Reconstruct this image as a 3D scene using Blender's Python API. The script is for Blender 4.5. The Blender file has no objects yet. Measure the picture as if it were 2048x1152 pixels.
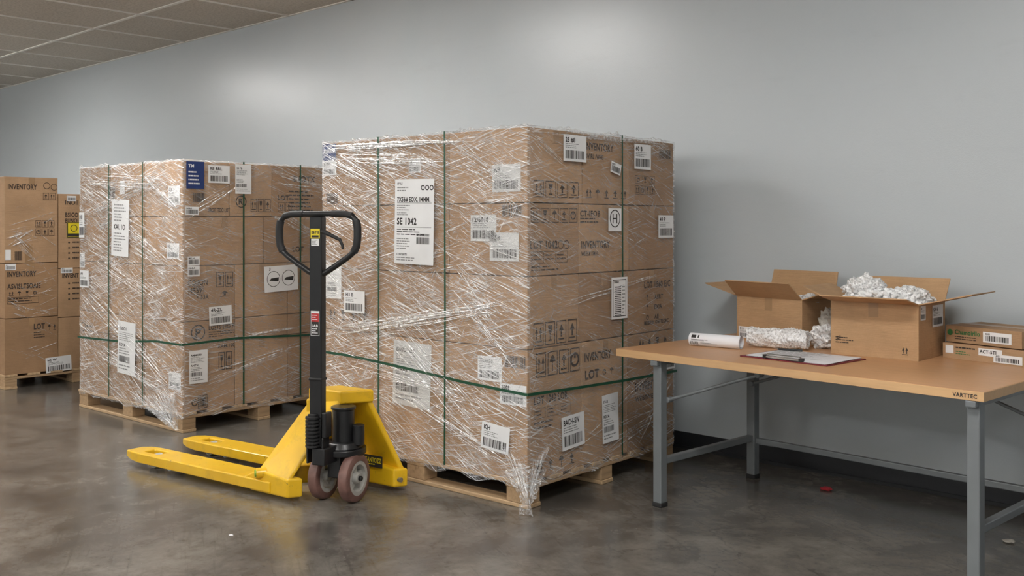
import bpy, bmesh, math, random
from mathutils import Vector, Matrix, noise
random.seed(7)
scene=bpy.context.scene
R=math.radians

# ------------------------------------------------------------------ materials
MATS={}
def newmat(name):
    m=bpy.data.materials.new(name); m.use_nodes=True
    nt=m.node_tree
    for n in list(nt.nodes): nt.nodes.remove(n)
    out=nt.nodes.new('ShaderNodeOutputMaterial')
    MATS[name]=m
    return m,nt,out
def N(nt,t,**kw):
    n=nt.nodes.new(t)
    for k,v in kw.items():
        if k in n.inputs.keys(): n.inputs[k].default_value=v
        else: setattr(n,k,v)
    return n
def ramp(nt,src,stops,interp='LINEAR'):
    r=nt.nodes.new('ShaderNodeValToRGB'); cr=r.color_ramp; cr.interpolation=interp
    while len(cr.elements)<len(stops): cr.elements.new(0.5)
    for e,(p,c) in zip(cr.elements,stops):
        e.position=p; e.color=(c[0],c[1],c[2],1) if isinstance(c,(tuple,list)) else (c,c,c,1)
    nt.links.new(src,r.inputs[0]); return r.outputs[0]
def simple(name,col,rough=.5,metal=0,spec=.5,var=0.0,scale=8,bump=0,bscale=60,coat=0):
    m,nt,out=newmat(name)
    b=N(nt,'ShaderNodeBsdfPrincipled'); b.inputs['Roughness'].default_value=rough
    b.inputs['Metallic'].default_value=metal; b.inputs['Specular IOR Level'].default_value=spec
    b.inputs['Coat Weight'].default_value=coat
    b.inputs['Base Color'].default_value=(*col,1)
    tc=N(nt,'ShaderNodeTexCoord')
    if var>0:
        n=N(nt,'ShaderNodeTexNoise'); n.inputs['Scale'].default_value=scale; n.inputs['Detail'].default_value=5
        nt.links.new(tc.outputs['Object'],n.inputs['Vector'])
        c=ramp(nt,n.outputs[0],[(.3,tuple(x*(1-var) for x in col)),(.7,tuple(min(1,x*(1+var)) for x in col))])
        nt.links.new(c,b.inputs['Base Color'])
    if bump>0:
        n=N(nt,'ShaderNodeTexNoise'); n.inputs['Scale'].default_value=bscale; n.inputs['Detail'].default_value=3
        nt.links.new(tc.outputs['Object'],n.inputs['Vector'])
        bp=N(nt,'ShaderNodeBump'); bp.inputs['Strength'].default_value=bump; bp.inputs['Distance'].default_value=.01
        nt.links.new(n.outputs[0],bp.inputs['Height']); nt.links.new(bp.outputs[0],b.inputs['Normal'])
    nt.links.new(b.outputs[0],out.inputs[0]); return m
def mixc(nt,fac,a,b,mode='MIX'):
    x=nt.nodes.new('ShaderNodeMix'); x.data_type='RGBA'; x.blend_type=mode
    for inp,v in ((x.inputs[0],fac),(x.inputs[6],a),(x.inputs[7],b)):
        if isinstance(v,(int,float)): inp.default_value=v
        elif isinstance(v,(tuple,list)): inp.default_value=(*v,1)
        else: nt.links.new(v,inp)
    return x.outputs[2]
def math_(nt,op,a,b=None,clamp=False):
    x=nt.nodes.new('ShaderNodeMath'); x.operation=op; x.use_clamp=clamp
    for i,v in enumerate((a,b)):
        if v is None: continue
        if isinstance(v,(int,float)): x.inputs[i].default_value=v
        else: nt.links.new(v,x.inputs[i])
    return x.outputs[0]
def mapped(nt,src,rot=(0,0,0),scale=(1,1,1)):
    a=N(nt,'ShaderNodeMapping'); a.inputs['Rotation'].default_value=rot
    nt.links.new(src,a.inputs['Vector'])
    b=N(nt,'ShaderNodeMapping'); b.inputs['Scale'].default_value=scale
    nt.links.new(a.outputs[0],b.inputs['Vector']); return b.outputs[0]
def noisetex(nt,vec,scale,detail=3,rough=.5,dist=0):
    n=N(nt,'ShaderNodeTexNoise'); n.inputs['Scale'].default_value=scale; n.inputs['Detail'].default_value=detail
    n.inputs['Roughness'].default_value=rough; n.inputs['Distortion'].default_value=dist
    nt.links.new(vec,n.inputs['Vector']); return n.outputs[0]

def cardboard(name,col):
    m,nt,out=newmat(name)
    b=N(nt,'ShaderNodeBsdfPrincipled'); b.inputs['Roughness'].default_value=.68; b.inputs['Specular IOR Level'].default_value=.3
    tc=N(nt,'ShaderNodeTexCoord').outputs['Object']
    n1=noisetex(nt,tc,3.5,4,.6)
    c1=ramp(nt,n1,[(.3,tuple(x*.84 for x in col)),(.7,tuple(x*1.10 for x in col))])
    n2=noisetex(nt,mapped(nt,tc,scale=(6,6,160)),1.5,2)
    c2=mixc(nt,.5,c1,ramp(nt,n2,[(.35,(.84,.84,.84)),(.65,(1,1,1))]),'MULTIPLY')
    n3=noisetex(nt,tc,130,3,.7)
    c3=mixc(nt,.3,c2,ramp(nt,n3,[(.35,(.8,.78,.74)),(.65,(1,1,1))]),'MULTIPLY')
    nt.links.new(c3,b.inputs['Base Color'])
    bp=N(nt,'ShaderNodeBump'); bp.inputs['Strength'].default_value=.4; bp.inputs['Distance'].default_value=.035
    nt.links.new(math_(nt,'ADD',n1,math_(nt,'MULTIPLY',n2,.12)),bp.inputs['Height']); nt.links.new(bp.outputs[0],b.inputs['Normal'])
    nt.links.new(b.outputs[0],out.inputs[0])
cardboard('cardboard_a',(.435,.27,.150))
cardboard('cardboard_b',(.39,.238,.130))
cardboard('cardboard_c',(.47,.298,.170))
cardboard('cardboard_d',(.355,.215,.117))
cardboard('cardboard_light',(.52,.325,.175))
CB=['cardboard_a','cardboard_b','cardboard_c','cardboard_d']
simple('tape',(.34,.21,.11),rough=.3,var=.1)
simple('ink',(.03,.026,.024),rough=.7)
simple('ink_brown',(.05,.034,.025),rough=.8)
simple('label_white',(.80,.80,.80),rough=.5,var=.04)
simple('label_grey',(.62,.62,.61),rough=.5,var=.05)
simple('label_blue',(.015,.04,.16),rough=.4)
simple('label_yellow',(.75,.60,.02),rough=.4)
simple('label_red',(.5,.03,.03),rough=.4)
simple('label_green',(.03,.16,.05),rough=.5)
simple('fineprint',(.25,.25,.25),rough=.7)
simple('strap_green',(.012,.075,.038),rough=.4)
simple('black_paint',(.013,.013,.014),rough=.32,var=.2,bump=.05)
simple('rubber',(.015,.015,.016),rough=.6)
simple('wheel_tread',(.165,.085,.07),rough=.5,var=.25,scale=20)
simple('wheel_hub',(.42,.41,.38),rough=.45,var=.15,scale=20)
simple('green_cap',(.25,.42,.05),rough=.4)
simple('steel',(.45,.45,.45),rough=.3,metal=.9)
simple('table_steel',(.20,.215,.225),rough=.45,metal=.3,var=.06)
simple('baseboard_black',(.018,.019,.022),rough=.5)
simple('trim_white',(.82,.80,.75),rough=.6)
simple('clipboard_red',(.16,.015,.025),rough=.45)
simple('paper',(.82,.82,.85),rough=.6,var=.02)
simple('floor_scrap_red',(.40,.02,.03),rough=.5)
simple('grey_kraft',(.50,.47,.42),rough=.8,var=.15,bump=.2)
simple('fixture_frame',(.7,.7,.7),rough=.5)
m,nt,out=newmat('jack_yellow')
b=N(nt,'ShaderNodeBsdfPrincipled'); b.inputs['Roughness'].default_value=.36; b.inputs['Coat Weight'].default_value=.25
tc=N(nt,'ShaderNodeTexCoord').outputs['Object']
c=ramp(nt,noisetex(nt,tc,5,4),[(.3,(.74,.43,.008)),(.7,(.84,.51,.012))])
c=mixc(nt,ramp(nt,noisetex(nt,tc,28,6,.75),[(.645,0.0),(.685,.85)]),c,(.13,.085,.04))
c=mixc(nt,ramp(nt,noisetex(nt,tc,9,5,.7),[(.55,0.0),(.8,.4)]),c,(.25,.15,.03))
nt.links.new(c,b.inputs['Base Color']); nt.links.new(b.outputs[0],out.inputs[0])

def woodmat(name,col,axis='X',sc=1,contrast=.25,rough=.6):
    m,nt,out=newmat(name)
    b=N(nt,'ShaderNodeBsdfPrincipled'); b.inputs['Roughness'].default_value=rough
    tc=N(nt,'ShaderNodeTexCoord').outputs['Object']
    s={'X':(1.2*sc,28*sc,28*sc),'Y':(28*sc,1.2*sc,28*sc)}[axis]
    n=noisetex(nt,mapped(nt,tc,scale=s),1.6,6,.65,.4)
    c=ramp(nt,n,[(.25,tuple(x*(1-contrast) for x in col)),(.5,col),(.8,tuple(min(1,x*(1+contrast*.6)) for x in col))])
    n2=noisetex(nt,tc,2.2,4)
    c=mixc(nt,.6,c,ramp(nt,n2,[(.3,(.80,.78,.76)),(.65,(1,1,1))]),'MULTIPLY')
    nt.links.new(c,b.inputs['Base Color'])
    bp=N(nt,'ShaderNodeBump'); bp.inputs['Strength'].default_value=.1; bp.inputs['Distance'].default_value=.005
    nt.links.new(n,bp.inputs['Height']); nt.links.new(bp.outputs[0],b.inputs['Normal'])
    nt.links.new(b.outputs[0],out.inputs[0])
woodmat('pallet_wood',(.50,.345,.195),'X',1,.40,.75)
woodmat('pallet_wood_block',(.42,.28,.155),'Y',1,.4,.8)
woodmat('table_veneer',(.60,.335,.165),'X',1.3,.14,.36)
woodmat('table_edge',(.64,.40,.20),'X',1,.12,.45)

# stretch film
def film(name,base,gain,white=.7):
    m,nt,out=newmat(name)
    uv=N(nt,'ShaderNodeTexCoord').outputs['UV']
    at=N(nt,'ShaderNodeAttribute'); at.attribute_name='pleat_density'; den=at.outputs['Fac']
    acc=None; hs=None
    for ang,sx,sy,lo,hi,pk,w in ((-19,3.5,150,.55,.64,.9,1),(-13,1.3,70,.59,.68,5.9,.85),(13,4.0,170,.56,.65,1.7,1),(16,1.6,80,.60,.68,6.6,.85),(-34,5,170,.57,.66,2.3,.95),(3,3.0,120,.59,.68,3.1,.8),(58,6,110,.61,.70,4.2,.75)):
        v=mapped(nt,uv,rot=(0,0,R(-ang)),scale=(sx,sy,1))
        n=noisetex(nt,v,1.0,3,.65,.3)
        s=ramp(nt,n,[(lo,0.0),(hi,w)])
        off=N(nt,'ShaderNodeMapping'); off.inputs['Location'].default_value=(pk*3.7,pk*1.3,0); nt.links.new(uv,off.inputs['Vector'])
        p=ramp(nt,noisetex(nt,off.outputs[0],3.0,4,.65),[(.40,0.02),(.57,1.0)])
        sp=math_(nt,'MULTIPLY',s,p)
        acc=sp if acc is None else math_(nt,'MAXIMUM',acc,sp)
        hs=n if hs is None else math_(nt,'ADD',hs,n)
    haze=ramp(nt,noisetex(nt,uv,1.7,4,.6),[(.35,base*.4),(.7,base*1.6)])
    h2=math_(nt,'MULTIPLY',ramp(nt,noisetex(nt,uv,3.2,5,.7),[(.54,0.0),(.70,.5)]),ramp(nt,noisetex(nt,mapped(nt,uv,rot=(0,0,R(24)),scale=(14,60,1)),1,4,.7),[(.4,.08),(.65,1)]))
    fac=math_(nt,'ADD',math_(nt,'MULTIPLY',math_(nt,'ADD',math_(nt,'MULTIPLY',acc,gain),h2,True),den),haze,True)
    bp=N(nt,'ShaderNodeBump'); bp.inputs['Strength'].default_value=.9; bp.inputs['Distance'].default_value=.012
    nt.links.new(hs,bp.inputs['Height'])
    g=N(nt,'ShaderNodeBsdfGlossy'); g.inputs['Roughness'].default_value=.29; g.inputs['Color'].default_value=(1,1,1,1)
    nt.links.new(bp.outputs[0],g.inputs['Normal'])
    d=N(nt,'ShaderNodeBsdfDiffuse'); d.inputs['Color'].default_value=(.96,.96,.96,1)
    ms=N(nt,'ShaderNodeMixShader'); ms.inputs[0].default_value=white
    nt.links.new(g.outputs[0],ms.inputs[1]); nt.links.new(d.outputs[0],ms.inputs[2])
    t=N(nt,'ShaderNodeBsdfTransparent'); t.inputs[0].default_value=(.985,.985,.985,1)
    mx=N(nt,'ShaderNodeMixShader'); nt.links.new(fac,mx.inputs[0]); nt.links.new(t.outputs[0],mx.inputs[1]); nt.links.new(ms.outputs[0],mx.inputs[2])
    nt.links.new(mx.outputs[0],out.inputs[0])
film('stretch_film',.05,.95)
def foldmat(name,fac0,fac1,sc=60,bubble=False,dif=.6,rg=.18):
    m,nt,out=newmat(name)
    tc=N(nt,'ShaderNodeTexCoord').outputs['Object']
    n=noisetex(nt,tc,sc,3,.6)
    f=ramp(nt,n,[(.35,fac0),(.65,fac1)])
    bp=N(nt,'ShaderNodeBump'); bp.inputs['Strength'].default_value=1; bp.inputs['Distance'].default_value=.01
    if bubble:
        v=N(nt,'ShaderNodeTexVoronoi'); v.inputs['Scale'].default_value=85; nt.links.new(tc,v.inputs['Vector'])
        bp.inputs['Strength'].default_value=.5
        nt.links.new(math_(nt,'MULTIPLY',v.outputs['Distance'],-1),bp.inputs['Height'])
        f=ramp(nt,v.outputs['Distance'],[(.25,fac0),(.55,fac1)])
    else: nt.links.new(n,bp.inputs['Height'])
    g=N(nt,'ShaderNodeBsdfGlossy'); g.inputs['Roughness'].default_value=rg
    nt.links.new(bp.outputs[0],g.inputs['Normal'])
    d=N(nt,'ShaderNodeBsdfDiffuse'); d.inputs['Color'].default_value=(.93,.93,.93,1)
    if bubble: nt.links.new(bp.outputs[0],d.inputs['Normal'])
    ms=N(nt,'ShaderNodeMixShader'); ms.inputs[0].default_value=dif
    nt.links.new(g.outputs[0],ms.inputs[1]); nt.links.new(d.outputs[0],ms.inputs[2])
    t=N(nt,'ShaderNodeBsdfTransparent')
    mx=N(nt,'ShaderNodeMixShader'); nt.links.new(f,mx.inputs[0]); nt.links.new(t.outputs[0],mx.inputs[1]); nt.links.new(ms.outputs[0],mx.inputs[2])
    nt.links.new(mx.outputs[0],out.inputs[0])
foldmat('film_fold',.2,.95,45)
foldmat('film_crumple',.02,.5,60)
foldmat('bubble_wrap',.50,.92,160,True,.85,.3)
foldmat('foam_white',.95,1.0,60,False,.95,.4)

def wallmat():
    m,nt,out=newmat('wall_paint')
    b=N(nt,'ShaderNodeBsdfPrincipled')
    tc=N(nt,'ShaderNodeTexCoord').outputs['Object']
    n=noisetex(nt,tc,.5,4,.55)
    c=ramp(nt,n,[(.3,(.495,.54,.57)),(.7,(.535,.575,.60))])
    n2=noisetex(nt,mapped(nt,tc,scale=(1.5,1,9)),1.2,6,.7)
    c=mixc(nt,.25,c,ramp(nt,n2,[(.28,(.86,.86,.86)),(.42,(1,1,1))]),'MULTIPLY')
    nt.links.new(c,b.inputs['Base Color'])
    b.inputs['Roughness'].default_value=.295
    b.inputs['Specular IOR Level'].default_value=.55
    bp=N(nt,'ShaderNodeBump'); bp.inputs['Strength'].default_value=.06; bp.inputs['Distance'].default_value=.01
    nt.links.new(math_(nt,'ADD',noisetex(nt,tc,160,2),math_(nt,'MULTIPLY',noisetex(nt,tc,2.5,3),3)),bp.inputs['Height']); nt.links.new(bp.outputs[0],b.inputs['Normal'])
    nt.links.new(b.outputs[0],out.inputs[0])
wallmat()
def floormat():
    m,nt,out=newmat('polished_concrete')
    b=N(nt,'ShaderNodeBsdfPrincipled')
    tc=N(nt,'ShaderNodeTexCoord').outputs['Object']
    n=noisetex(nt,tc,1.1,9,.70,.35)
    c=ramp(nt,n,[(.30,(.052,.047,.042)),(.44,(.100,.091,.080)),(.55,(.150,.137,.119)),(.72,(.225,.205,.177))])
    n2=noisetex(nt,tc,7,9,.76)
    c=mixc(nt,.8,c,ramp(nt,n2,[(.32,(.55,.54,.52)),(.52,(1,1,1)),(.72,(1.18,1.16,1.14))]),'MULTIPLY')
    n3=noisetex(nt,mapped(nt,tc,rot=(0,0,.5),scale=(.8,16,1)),1.5,5,.7)
    c=mixc(nt,.5,c,ramp(nt,n3,[(.32,(.55,.55,.55)),(.44,(1,1,1))]),'MULTIPLY')
    n4=noisetex(nt,mapped(nt,tc,rot=(0,0,-.9),scale=(1.2,90,1)),1.2,4,.6)
    c=mixc(nt,.6,c,ramp(nt,n4,[(.28,(.5,.49,.48)),(.33,(1,1,1))]),'MULTIPLY')
    v=N(nt,'ShaderNodeTexVoronoi'); v.feature='DISTANCE_TO_EDGE'; v.inputs['Scale'].default_value=.45
    nv=N(nt,'ShaderNodeTexNoise'); nv.inputs['Scale'].default_value=2.5; nv.inputs['Detail'].default_value=5
    nt.links.new(tc,nv.inputs['Vector'])
    vm=N(nt,'ShaderNodeVectorMath'); vm.operation='ADD'; nt.links.new(tc,vm.inputs[0]); nt.links.new(nv.outputs['Color'],vm.inputs[1])
    nt.links.new(vm.outputs[0],v.inputs['Vector'])
    c=mixc(nt,.4,c,ramp(nt,v.outputs[0],[(0,(.4,.38,.36)),(.006,(1,1,1))]),'MULTIPLY')
    sp=noisetex(nt,tc,55,2,.5)
    c=mixc(nt,ramp(nt,sp,[(.75,0.0),(.76,.4)]),c,(.45,.43,.40))
    nt.links.new(c,b.inputs['Base Color'])
    nt.links.new(ramp(nt,n2,[(.3,.15),(.7,.262)]),b.inputs['Roughness'])
    b.inputs['Specular IOR Level'].default_value=.7
    bp=N(nt,'ShaderNodeBump'); bp.inputs['Strength'].default_value=.07; bp.inputs['Distance'].default_value=.01
    nt.links.new(math_(nt,'ADD',n2,math_(nt,'MULTIPLY',n,2)),bp.inputs['Height']); nt.links.new(bp.outputs[0],b.inputs['Normal'])
    nt.links.new(b.outputs[0],out.inputs[0])
floormat()
def ceilmat():
    m,nt,out=newmat('ceiling_tile')
    b=N(nt,'ShaderNodeBsdfPrincipled'); b.inputs['Roughness'].default_value=.9
    tc=N(nt,'ShaderNodeTexCoord').outputs['Object']
    c=ramp(nt,noisetex(nt,tc,45,5,.8),[(.35,(.46,.42,.365)),(.55,(.66,.61,.54))])
    c=mixc(nt,.5,c,ramp(nt,noisetex(nt,tc,.8,3),[(.3,(.85,.84,.82)),(.7,(1,1,1))]),'MULTIPLY')
    nt.links.new(c,b.inputs['Base Color']); nt.links.new(b.outputs[0],out.inputs[0])
ceilmat()
def emat(name,s,col=(1,.975,.945)):
    m,nt,out=newmat(name)
    e=N(nt,'ShaderNodeEmission'); e.inputs['Color'].default_value=(*col,1); e.inputs['Strength'].default_value=s
    nt.links.new(e.outputs[0],out.inputs[0])
emat('light_diffuser',34); emat('added_uplight_glow',62)  # second emitter is for the added, unseen ceiling uplights

# ------------------------------------------------------------------ mesh builder
class MB:
    def __init__(s): s.v=[];s.f=[];s.mi=[];s.mats=[]
    def mid(s,m):
        if m not in s.mats: s.mats.append(m)
        return s.mats.index(m)
    def add(s,vs,fs,m):
        o=len(s.v); s.v+= [Vector(x) for x in vs]; i=s.mid(m)
        for f in fs: s.f.append([o+k for k in f]); s.mi.append(i)
    def box(s,x0,x1,y0,y1,z0,z1,m,M=None):
        vs=[Vector((x,y,z)) for z in (z0,z1) for y in (y0,y1) for x in (x0,x1)]
        if M: vs=[M@v for v in vs]
        s.add(vs,[(0,2,3,1),(4,5,7,6),(0,1,5,4),(2,6,7,3),(0,4,6,2),(1,3,7,5)],m)
    def prism(s,pts,dv,m):
        n=len(pts); dv=Vector(dv); a=[Vector(p) for p in pts]; b=[p+dv for p in a]
        s.add(a+b,[tuple(range(n))[::-1],tuple(range(n,2*n))]+[(i,(i+1)%n,n+(i+1)%n,n+i) for i in range(n)],m)
    def cyl(s,p0,p1,r0,m,r1=None,n=24,caps=True):
        p0=Vector(p0);p1=Vector(p1); r1=r0 if r1 is None else r1
        d=(p1-p0).normalized(); a=d.orthogonal().normalized(); b=d.cross(a)
        vs=[]
        for p,r in ((p0,r0),(p1,r1)):
            for i in range(n):
                t=2*math.pi*i/n; vs.append(p+a*math.cos(t)*r+b*math.sin(t)*r)
        fs=[(i,(i+1)%n,n+(i+1)%n,n+i) for i in range(n)]
        if caps: fs+=[tuple(range(n))[::-1],tuple(range(n,2*n))]
        s.add(vs,fs,m)
    def lathe(s,c,ax,prof,m,n=32):
        c=Vector(c);d=Vector(ax).normalized();a=d.orthogonal().normalized();b=d.cross(a)
        vs=[];k=len(prof)
        for i in range(n):
            t=2*math.pi*i/n
            for (h,r) in prof: vs.append(c+d*h+(a*math.cos(t)+b*math.sin(t))*r)
        fs=[]
        for i in range(n):
            j=(i+1)%n
            for q in range(k-1): fs.append((i*k+q,j*k+q,j*k+q+1,i*k+q+1))
        s.add(vs,fs,m)
    def tube(s,pts,r,m,n=12,closed=False):
        P=[Vector(p) for p in pts];k=len(P);vs=[];up=None
        rr=r if isinstance(r,list) else [r]*k
        for i in range(k):
            if closed: t=P[(i+1)%k]-P[i-1]
            else: t=P[min(i+1,k-1)]-P[max(i-1,0)]
            t.normalize()
            if up is None: up=t.orthogonal().normalized()
            up=(up-t*up.dot(t)).normalized(); b=t.cross(up)
            for j in range(n):
                a=2*math.pi*j/n; vs.append(P[i]+(up*math.cos(a)+b*math.sin(a))*rr[i])
        fs=[]
        for i in range(k if closed else k-1):
            q=(i+1)%k
            for j in range(n): fs.append((i*n+j,i*n+(j+1)%n,q*n+(j+1)%n,q*n+j))
        if not closed: fs+=[tuple(range(n))[::-1],tuple(range((k-1)*n,k*n))]
        s.add(vs,fs,m)
    def build(s,name,parent=None,smooth=False,bevel=0,seg=2,fix=True):
        me=bpy.data.meshes.new(name); me.from_pydata([tuple(v) for v in s.v],[],s.f)
        for m in s.mats: me.materials.append(MATS[m])
        for p,i in zip(me.polygons,s.mi): p.material_index=i
        if fix:
            bm=bmesh.new(); bm.from_mesh(me); bmesh.ops.recalc_face_normals(bm,faces=bm.faces); bm.to_mesh(me); bm.free()
        if smooth:
            for p in me.polygons: p.use_smooth=True
            me.set_sharp_from_angle(angle=R(38))
        me.update()
        ob=bpy.data.objects.new(name,me); scene.collection.objects.link(ob)
        if parent: ob.parent=parent
        if bevel:
            b=ob.modifiers.new('bevel','BEVEL'); b.width=bevel; b.segments=seg; b.limit_method='ANGLE'; b.angle_limit=R(40)
        return ob
def empty(name,loc=(0,0,0),rz=0):
    e=bpy.data.objects.new(name,None); e.location=loc; e.rotation_euler=(0,0,rz); e.empty_display_size=.2
    scene.collection.objects.link(e); return e

_tc={}
def tmesh(t,bold):
    k=(t,bold)
    if k in _tc: return _tc[k]
    cu=bpy.data.curves.new('t','FONT'); cu.body=t; cu.size=1; cu.resolution_u=3
    if bold: cu.offset=.032; cu.space_character=1.08
    ob=bpy.data.objects.new('t',cu); scene.collection.objects.link(ob)
    dg=bpy.context.evaluated_depsgraph_get(); me=bpy.data.meshes.new_from_object(ob.evaluated_get(dg))
    vs=[(v.co.x,v.co.y) for v in me.vertices]; fs=[tuple(p.vertices) for p in me.polygons]
    bpy.data.objects.remove(ob); bpy.data.curves.remove(cu); bpy.data.meshes.remove(me)
    xs=[v[0] for v in vs] or [0]
    x0=min(xs);w=max(max(xs)-x0,.01)
    vs=[((x-x0)/.7,y/.7) for x,y in vs]
    _tc[k]=(vs,fs,w/.7); return _tc[k]

class Face:
    """flat drawing frame on a surface: x to the right, y up, o outwards"""
    def __init__(s,mb,org,ux,uy,rot=0,lo=.003):
        s.lo=lo
        s.mb=mb; s.o=Vector(org); ux=Vector(ux).normalized(); uy=Vector(uy).normalized(); s.n=ux.cross(uy)
        s.ux=ux*math.cos(rot)+uy*math.sin(rot); s.uy=uy*math.cos(rot)-ux*math.sin(rot)
    def p(s,x,y,o=0): return s.o+s.ux*x+s.uy*y+s.n*o
    def sub(s,x,y,rot=0,o=0): return Face(s.mb,s.p(x,y,o),s.ux,s.uy,rot)
    def poly(s,pts,m,o=.0005): s.mb.add([s.p(x,y,o) for x,y in pts],[tuple(range(len(pts)))],m)
    def rect(s,x0,y0,x1,y1,m,o=.0005): s.poly([(x0,y0),(x1,y0),(x1,y1),(x0,y1)],m,o)
    def frame(s,x0,y0,x1,y1,t,m,o=.0005):
        s.rect(x0,y0,x1,y0+t,m,o);s.rect(x0,y1-t,x1,y1,m,o);s.rect(x0,y0+t,x0+t,y1-t,m,o);s.rect(x1-t,y0+t,x1,y1-t,m,o)
    def ring(s,cx,cy,r,t,m,o=.0005,n=28,sx=1):
        vs=[];fs=[]
        for i in range(n):
            a=2*math.pi*i/n
            vs+=[s.p(cx+math.cos(a)*r*sx,cy+math.sin(a)*r,o),s.p(cx+math.cos(a)*(r-t)*sx,cy+math.sin(a)*(r-t),o)]
        for i in range(n): j=(i+1)%n; fs.append((2*i,2*j,2*j+1,2*i+1))
        s.mb.add(vs,fs,m)
    def disc(s,cx,cy,r,m,o=.0005,n=24): s.poly([(cx+math.cos(2*math.pi*i/n)*r,cy+math.sin(2*math.pi*i/n)*r) for i in range(n)],m,o)
    def text(s,t,x,y,h,m='ink',w=None,bold=True,o=.0006,maxw=None):
        vs,fs,tw=tmesh(t,bold); k=h
        kx=k if w is None else w/tw
        if maxw and kx*tw>maxw: kx=maxw/tw
        s.mb.add([s.p(x+a*kx,y+b*k,o) for a,b in vs],fs,m)
    def barcode(s,x0,y0,x1,y1,m='ink',o=.0006,seed=1):
        rnd=random.Random(seed+int(x0*991)); x=x0; u=(x1-x0)/42
        while x<x1-u:
            w=u*rnd.choice((.6,.6,1.1,1.8)); s.rect(x,y0,min(x+w,x1),y1,m,o); x+=w+u*rnd.choice((.6,.7,1.2))
    def lines(s,x0,y0,x1,y1,n,m='fineprint',o=.0006,seed=2):
        rnd=random.Random(seed+int(y0*997)); dy=(y1-y0)/n
        for i in range(n):
            y=y1-dy*(i+.6); x=x0
            xe=x0+(x1-x0)*rnd.uniform(.55,1)
            while x<xe:
                w=(x1-x0)*rnd.uniform(.06,.2); s.rect(x,y,min(x+w,xe),y+dy*.38,m,o); x+=w+(x1-x0)*.025
    def icon(s,kind,cx,cy,w,h,m='ink_brown',box=True,o=.0006):
        t=h*.045
        if box: s.frame(cx-w/2,cy-h/2,cx+w/2,cy+h/2,t,m,o)
        a=h*.34; q=w*.5
        def arrow(x,hw):
            s.poly([(x,cy+a),(x-hw,cy+a*.15),(x+hw,cy+a*.15)],m,o); s.rect(x-hw*.3,cy-a*.65,x+hw*.3,cy+a*.15,m,o)
        if kind=='up2':
            arrow(cx-q*.4,q*.30);arrow(cx+q*.4,q*.30);s.rect(cx-q*.7,cy-a,cx+q*.7,cy-a*.8,m,o)
        elif kind=='up1':
            arrow(cx,q*.5);s.rect(cx-q*.6,cy-a,cx+q*.6,cy-a*.82,m,o)
        elif kind=='glass':
            s.poly([(cx-q*.42,cy+a),(cx+q*.42,cy+a),(cx+q*.32,cy+a*.15),(cx,cy-a*.1),(cx-q*.32,cy+a*.15)],m,o)
            s.rect(cx-q*.07,cy-a*.8,cx+q*.07,cy,m,o); s.rect(cx-q*.35,cy-a,cx+q*.35,cy-a*.8,m,o)
        elif kind=='ring':
            s.ring(cx,cy,a*.9,a*.3,m,o,16); s.rect(cx-q*.2,cy+a*.2,cx+q*.2,cy+a*.5,m,o)
        elif kind=='umb':
            s.poly([(cx-q*.6,cy+a*.2),(cx+q*.6,cy+a*.2),(cx+q*.35,cy+a*.8),(cx,cy+a),(cx-q*.35,cy+a*.8)],m,o)
            s.rect(cx-q*.06,cy-a,cx+q*.06,cy+a*.2,m,o)
    def icons(s,x0,y0,x1,y1,kinds,m='ink_brown',box=True):
        n=len(kinds); w=(x1-x0)/n
        for i,k in enumerate(kinds): s.icon(k,x0+w*(i+.5),(y0+y1)/2,w*.86,(y1-y0),m,box)
    def label(s,x0,y0,x1,y1,head='',sub='',style='std',m='label_white',rot=0,o=None,seed=1):
        if o is None: o=s.lo
        cx=(x0+x1)/2;cy=(y0+y1)/2;w=x1-x0;h=y1-y0
        f=s.sub(cx,cy,R(rot),o); x0,x1,y0,y1=-w/2,w/2,-h/2,h/2
        f.rect(x0,y0,x1,y1,m,0)
        p=w*.08
        if style=='std':
            if head: f.text(head,x0+p,y1-h*.27,h*.17,maxw=w*.7)
            f.lines(x0+p,y0+h*.48,x1-w*.25,y1-h*.31,3,seed=seed)
            f.barcode(x0+p,y0+h*.10,x1-p,y0+h*.42,seed=seed)
        elif style=='tall':
            if head: f.text(head,x0+p,y1-h*.17,h*.06,maxw=w*.7)
            f.lines(x0+p,y0+h*.62,x1-p,y1-h*.2,5,seed=seed)
            if sub: f.text(sub,x0+p,y0+h*.52,h*.06,maxw=w*.8)
            f.lines(x0+p,y0+h*.36,x1-w*.3,y0+h*.5,3,seed=seed+3)
            f.barcode(x0+p,y0+h*.22,x1-w*.3,y0+h*.34,seed=seed)
            f.lines(x0+p,y0+h*.06,x1-p,y0+h*.18,2,seed=seed+5)
        elif style=='bar':
            f.barcode(x0+p,y0+h*.15,x1-p,y0+h*.65,seed=seed); f.text(head or '4201',x0+p,y0+h*.72,h*.17,maxw=w*.6)
        elif style=='vert':
            f.frame(x0+p,y0+p,x1-p,y1-p,w*.03,'ink')
            f.text(head,x0+2*p,y1-h*.14,h*.05,maxw=w*.6)
            for i in range(16):
                yy=y0+h*(.08+.045*i); f.rect(x0+w*.2,yy,x0+w*.6,yy+h*.022,'ink')
            f.lines(x0+w*.66,y0+h*.1,x1-w*.12,y0+h*.8,8,seed=seed)
        return f

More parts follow.
